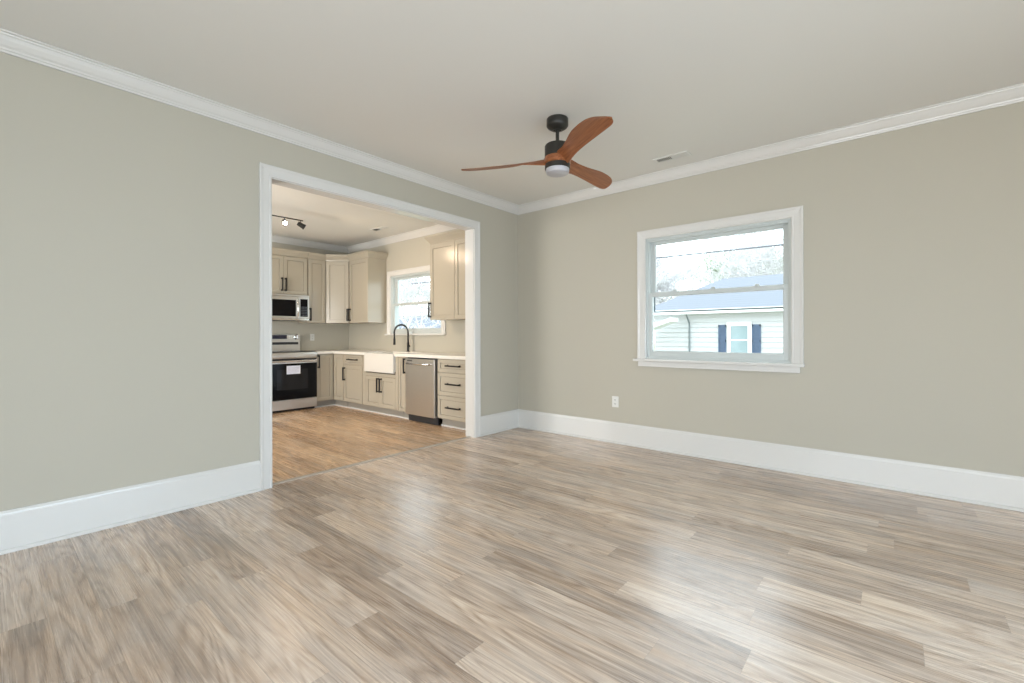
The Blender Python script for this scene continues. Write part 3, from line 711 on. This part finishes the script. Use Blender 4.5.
def blade_bm():
    bm = bmesh.new(); N = 44; K = 11; RT = 0.735
    def ease(a, b, x):
        x = min(1, max(0, (x-a)/(b-a))); return x*x*(3-2*x)
    top = []; bot = []
    for i in range(N+1):
        u = i/N; r = 0.045 + (RT-0.045)*(1-(1-u)**1.35)
        s = r/RT
        e_tr = 0.056 - 0.016*ease(0.08, 0.35, s) + 0.006*ease(0.4,1,s)
        e_ld = -(0.056 + 0.004*ease(0.07,0.2,s) + 0.052*ease(0.22,0.66,s) - 0.020*ease(0.72,1.0,s))
        if s > 0.80:            # rounded tip
            q = min((s-0.80)/0.20, 1.0); mid = e_tr - 0.030
            e_ld = mid + (e_ld - mid)*math.sqrt(max(0.0, 1-q**2.6))
            q2 = max(0.0, min((s-0.90)/0.10, 1.0))
            e_tr = mid + (e_tr - mid)*math.sqrt(max(0.0, 1-q2**2.0))
        pitch = R(42 - 27*ease(0.06, 0.50, s))
        th = 0.009 - 0.004*s + 0.012*(1-ease(0.06,0.3,s))
        rt, rb = [], []
        for k in range(K+1):
            v = k/K; w_ = e_tr + (e_ld-e_tr)*v
            cam_ = 0.010*math.sin(math.pi*v)
            ed = math.sin(math.pi*min(1, max(0, v)))**0.4 if 0 < k < K else 0.12
            y = w_*math.cos(pitch); z = -w_*math.sin(pitch) + cam_ - 0.014*s
            rt.append(bm.verts.new((r, y, z+th*ed*0.5))); rb.append(bm.verts.new((r, y, z-th*ed*0.5)))
        top.append(rt); bot.append(rb)
    for i in range(N):
        for k in range(K):
            bm.faces.new((top[i][k], top[i+1][k], top[i+1][k+1], top[i][k+1])); bm.faces.new((bot[i][k], bot[i][k+1], bot[i+1][k+1], bot[i+1][k]))
        bm.faces.new((top[i][0], bot[i][0], bot[i+1][0], top[i+1][0])); bm.faces.new((top[i][K], top[i+1][K], bot[i+1][K], bot[i][K]))
    for k in range(K):
        bm.faces.new((top[0][k], top[0][k+1], bot[0][k+1], bot[0][k])); bm.faces.new((top[N][k], bot[N][k], bot[N][k+1], top[N][k+1]))
    return bm
b0 = link('blade', blade_bm(), M['blade'], t, smooth=50)
for i, az in enumerate((-31, 89, -151)):
    b = b0 if i == 0 else b0.copy()
    if i: C.objects.link(b); b.parent = t
    b.location = (0, 0, -0.312); b.rotation_euler = (0, 0, R(az))

# ------------------------------------------------------------------ kitchen track light
t = thing('track_light', 'dark bronze track light with swivel spot heads on the kitchen ceiling', 'track light', (-2.200, -2.350, H), 0)
bm = bmesh.new(); lathe(bm, [(0,0),(0.062,0),(0.062,-0.020),(0.055,-0.026),(0,-0.026)], 32); link('canopy', bm, M['bronze'], t, smooth=35)
bm = bmesh.new(); tube(bm, [(0,0,-0.02),(0,0,-0.115)], 0.007, 10); link('stem', bm, M['bronze'], t, smooth=40)
bm = bmesh.new(); tube(bm, [(-0.02*math.cos(a_*2), a_, -0.118) for a_ in [-0.68+1.36*k/14 for k in range(15)]], 0.0075, 10); link('bar', bm, M['bronze'], t, smooth=40)
def head(y, aim, power, lamp_name):
    bm = bmesh.new(); tube(bm, [(0,0,0.0),(0,0,-0.034)], 0.005, 8)
    q = Vector(aim).to_track_quat('Z', 'Y').to_matrix()
    v0 = len(bm.verts)
    lathe(bm, [(0,-0.040),(0.024,-0.040),(0.028,-0.030),(0.031,0.030),(0.036,0.052),(0.034,0.054),(0.028,0.050),(0.026,0.040),(0,0.040)], 20)
    bm.verts.ensure_lookup_table()
    for v in bm.verts[v0:]: v.co = q @ v.co + Vector((0,0,-0.056))
    h = link('spot_head', bm, M['bronze'], t, smooth=35); h.location = (-0.01, y, -0.118)
    bm = bmesh.new(); lathe(bm, [(0,0.0435),(0.0,0.0445),(0.024,0.0445),(0.024,0.0435),(0,0.0435)], 20) if False else lathe(bm, [(0,0.041),(0.025,0.041),(0.025,0.046),(0.012,0.050),(0,0.051)], 20)
    for v in bm.verts: v.co = q @ v.co + Vector((0,0,-0.056))
    bl = link('bulb', bm, M['bulb'], h, smooth=50)
    l = bpy.data.lights.new(lamp_name, 'SPOT'); l.energy = power; l.color = (1.0, 0.74, 0.50); l.spot_size = R(118); l.spot_blend = 0.9; l.shadow_soft_size = 0.03
    lo = bpy.data.objects.new(lamp_name, l); C.objects.link(lo); lo.parent = h
    lo.location = q @ Vector((0,0,0.058)) + Vector((0,0,-0.056)); lo.rotation_euler = (-Vector(aim)).to_track_quat('Z', 'Y').to_euler()
head(0.655, (0.22, 0.90, -0.50), 38, 'spot_lamp')
head(0.455, (0.80, -0.20, -0.50), 15, 'spot_lamp')
head(-0.30, (0.30, 0.80, -0.75), 75, 'spot_lamp')
head(-0.60, (-0.75, 0.2, -0.75), 30, 'spot_lamp')

# ------------------------------------------------------------------ outdoors
GZ = -0.65
o = bxo('ground', (-70, 45, 0.5, 90, GZ-0.3, GZ), M['ground']); tag(o, 'winter lawn outside the windows', kind='structure')
hs = thing('neighbour_house', 'white-sided house with blue-grey shingle roof seen through the big window', 'house', (0, 0, 0))
YH = 14.0; XL, XR = -4.1, 7.5; EZ = 2.02
bm = bmesh.new()
box(bm, XL, XR, YH, YH+7.0, GZ, EZ)
z = GZ
while z < EZ-0.2:      # lap siding boards, each tilting out at its foot
    a = [bm.verts.new(p) for p in ((XL,YH-0.034,z),(XR,YH-0.034,z),(XR,YH-0.004,z+0.19),(XL,YH-0.004,z+0.19),(XL,YH,z),(XR,YH,z),(XR,YH,z+0.19),(XL,YH,z+0.19))]
    for f in ((0,1,2,3),(0,4,5,1),(3,2,6,7),(0,3,7,4),(1,5,6,2)): bm.faces.new([a[i] for i in f])
    z += 0.19
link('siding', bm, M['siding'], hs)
bm = bmesh.new()
e = 0.45; ry = YH+4.2; rz = 3.78
P = [(XL-e,YH-e,EZ+0.10),(XR+e,YH-e,EZ+0.10),(XR+e,YH+7.4,EZ+0.10),(XL-e,YH+7.4,EZ+0.10),(-2.55,ry,rz),(XR-2.2,ry,rz)]
v = [bm.verts.new(p) for p in P]
for f in ((0,1,5,4),(1,2,5),(2,3,4,5),(3,0,4),(3,2,1,0)): bm.faces.new([v[i] for i in f])
rf = link('roof', bm, M['roof'], hs)
bxo('fascia', [(XL-e, XR+e, YH-e-0.03, YH-e, EZ-0.06, EZ+0.11), (XL-e, XR+e, YH-e, YH, EZ-0.06, EZ-0.03)], M['ext'], hs)
wx0, wx1, wz0, wz1 = -1.27, -0.42, 0.30, 1.60
bxo('window_trim', [(wx0,wx0+0.13,YH-0.06,YH-0.028,wz0,wz1),(wx1-0.13,wx1,YH-0.06,YH-0.028,wz0,wz1),(wx0,wx1,YH-0.07,YH-0.028,wz1-0.13,wz1+0.02),(wx0-0.03,wx1+0.03,YH-0.08,YH-0.028,wz0-0.06,wz0+0.05),(wx0+0.13,wx1-0.13,YH-0.055,YH-0.028,0.92,0.97)], M['ext'], hs)
bxo('window_glass', (wx0+0.12, wx1-0.12, YH-0.045, YH-0.029, wz0+0.04, wz1-0.12), M['extglass'], hs)
for s0, s1 in ((-1.57,-1.29),(-0.40,-0.12)):
    dims = [(s0,s0+0.045,YH-0.075,YH-0.03,0.32,1.52),(s1-0.045,s1,YH-0.075,YH-0.03,0.32,1.52),(s0,s1,YH-0.075,YH-0.03,1.45,1.52),(s0,s1,YH-0.075,YH-0.03,0.32,0.40),(s0,s1,YH-0.075,YH-0.03,0.88,0.95),(s0+0.04,s1-0.04,YH-0.05,YH-0.03,0.38,1.47)]
    zz = 0.42
    while zz < 1.43: dims.append((s0+0.04, s1-0.04, YH-0.066, YH-0.03, zz, zz+0.022)); zz += 0.05
    bxo('shutter', dims, M['shutter'], hs)['label'] = 'blue louvred shutter'
bm = bmesh.new(); tube(bm, [(-2.66,YH-0.40,1.93),(-2.66,YH-0.09,1.62),(-2.66,YH-0.07,1.5),(-2.66,YH-0.07,GZ+0.1)], 0.032, 8); link('downspout', bm, M['storm'], hs)
# small porch gable on the left end
bm = bmesh.new()
v = [bm.verts.new(p) for p in ((-4.25,YH-1.3,1.22),(-2.95,YH-1.3,1.66),(-2.95,YH-0.48,1.66),(-4.25,YH-0.48,1.22),(-4.25,YH-1.3,1.34),(-2.95,YH-1.3,1.80),(-2.95,YH-0.48,1.80),(-4.25,YH-0.48,1.34))]
for f in ((0,3,2,1),(4,5,6,7),(0,1,5,4),(1,2,6,5),(2,3,7,6),(3,0,4,7)): bm.faces.new([v[i] for i in f])
link('porch_roof', bm, M['ext'], hs)
bxo('porch_post', (-4.15, -4.04, YH-1.25, YH-1.14, GZ, 1.30), M['ext'], hs)

bm = bmesh.new(); tube(bm, [(x, 9.0, 3.49-0.010*(x+2)) for x in (-14,-8,-3,2,8,14)], 0.022, 8)
tag(link('power_line', bm, M['cable']), 'dark cable strung across the view above the neighbouring roof', 'cable')

def bare_tree(label, loc, height, seed, spread=0.5, levels=5, rad=0.16, dens=0.70):
    rnd = random.Random(seed); bm = bmesh.new()
    def grow(p, d, length, r, lv):
        n = 5 if lv > 1 else 3; pts = [p.copy()]; rs = [r]
        for i in range(n):
            d = (d + Vector((rnd.uniform(-1,1), rnd.uniform(-1,1), rnd.uniform(-0.5,0.7)))*0.17).normalized()
            p = p + d*length/n; pts.append(p.copy()); rs.append(max(0.014, r*(1-0.5*(i+1)/n)))
            if lv > 0 and (lv < levels or i >= 1):
                for _ in range(2):
                    ax = Vector((rnd.uniform(-1,1), rnd.uniform(-1,1), rnd.uniform(-0.25,0.6))).normalized()
                    nd = (d*(1-spread) + ax*spread*1.3).normalized()
                    if rnd.random() < dens: grow(p, nd, length*rnd.uniform(0.50,0.72), rs[-1]*0.55, lv-1)
        tube(bm, pts, rs, 6 if lv > 2 else 3, cap=False)
    grow(Vector((0,0,0)), Vector((0,0,1)), height*0.42, rad, levels)
    o = link('bare_tree', bm, M['bark']); o.location = loc
    tag(o, label, 'tree', 'leafless trees outside'); return o
bare_tree('large leafless tree behind the left end of the neighbouring roof', (-7.6, 25.0, GZ), 10.0, 3, levels=5, rad=0.17, dens=0.64)
bare_tree('leafless tree with long boughs over the middle of the neighbouring roof', (-6.0, 40.0, GZ), 17.5, 8, levels=5, rad=0.21, dens=0.64)
bare_tree('leafless tree behind the right end of the neighbouring roof', (0.4, 26.0, GZ), 10.0, 21, levels=5, rad=0.17, dens=0.66)
bare_tree('leafless tree filling the kitchen window', (-18.5, 11.5, GZ), 9.5, 5, levels=4, rad=0.14, dens=0.8)
bare_tree('slender leafless tree low in the kitchen window', (-25.5, 18.5, GZ), 9.0, 14, levels=5, rad=0.13, dens=0.54)

def leafy(name, label, loc, rx, rz_, n, seed, trunk, base_z):
    rnd = random.Random(seed); t = thing(name, label, 'tree', loc)
    if trunk:
        bm = bmesh.new(); tube(bm, [(0,0,0),(0.1,0,base_z*0.6),(0,0.1,base_z+rz_)], [0.22,0.17,0.06], 10); link('trunk', bm, M['bark'], t)
    bm = bmesh.new()
    for _ in range(n):
        d = Vector((rnd.gauss(0,1), rnd.gauss(0,1), rnd.gauss(0,1))).normalized()*rnd.uniform(0.45,1.0)*(1+0.2*rnd.random())
        p = Vector((d.x*rx, d.y*rx*0.8, base_z+rz_+d.z*rz_))
        s = rnd.uniform(0.15, 0.34); q = Matrix.Rotation(rnd.uniform(0,6.28),3,'Z') @ Matrix.Rotation(rnd.uniform(0,3.1),3,'X')
        bm.faces.new([bm.verts.new(p + q @ Vector(c_)*s) for c_ in ((-0.5,0,0),(0,-1,0.2),(0.5,0,0),(0,1.2,0.2))])
    fo = link('foliage', bm, M['leaf'], t); fo['kind'] = 'stuff'
leafy('evergreen_tree', 'soft green tree rising behind the ridge of the neighbouring roof', (-11.5, 60.0, GZ), 6.2, 2.6, 4200, 4, True, 7.6)
# second neighbour far behind the kitchen window
h2 = thing('distant_house', 'pale house far off beyond the kitchen window', 'house', (-44, 34, GZ), R(12))
bxo('siding', (-5, 5, -3, 3, 0, 2.7), M['siding'], h2)
bm = bmesh.new(); v = [bm.verts.new(p) for p in ((-5.4,-3.4,2.7),(5.4,-3.4,2.7),(5.4,3.4,2.7),(-5.4,3.4,2.7),(-5.4,0,4.5),(5.4,0,4.5))]
for f in ((0,1,5,4),(2,3,4,5),(1,2,5),(3,0,4),(3,2,1,0)): bm.faces.new([v[i] for i in f])
link('roof', bm, M['roof'], h2)
for wx in (-3.6, -1.0, 1.8): bxo('window', (wx, wx+0.9, -3.05, -3.0, 0.9, 2.1), M['extglass'], h2)
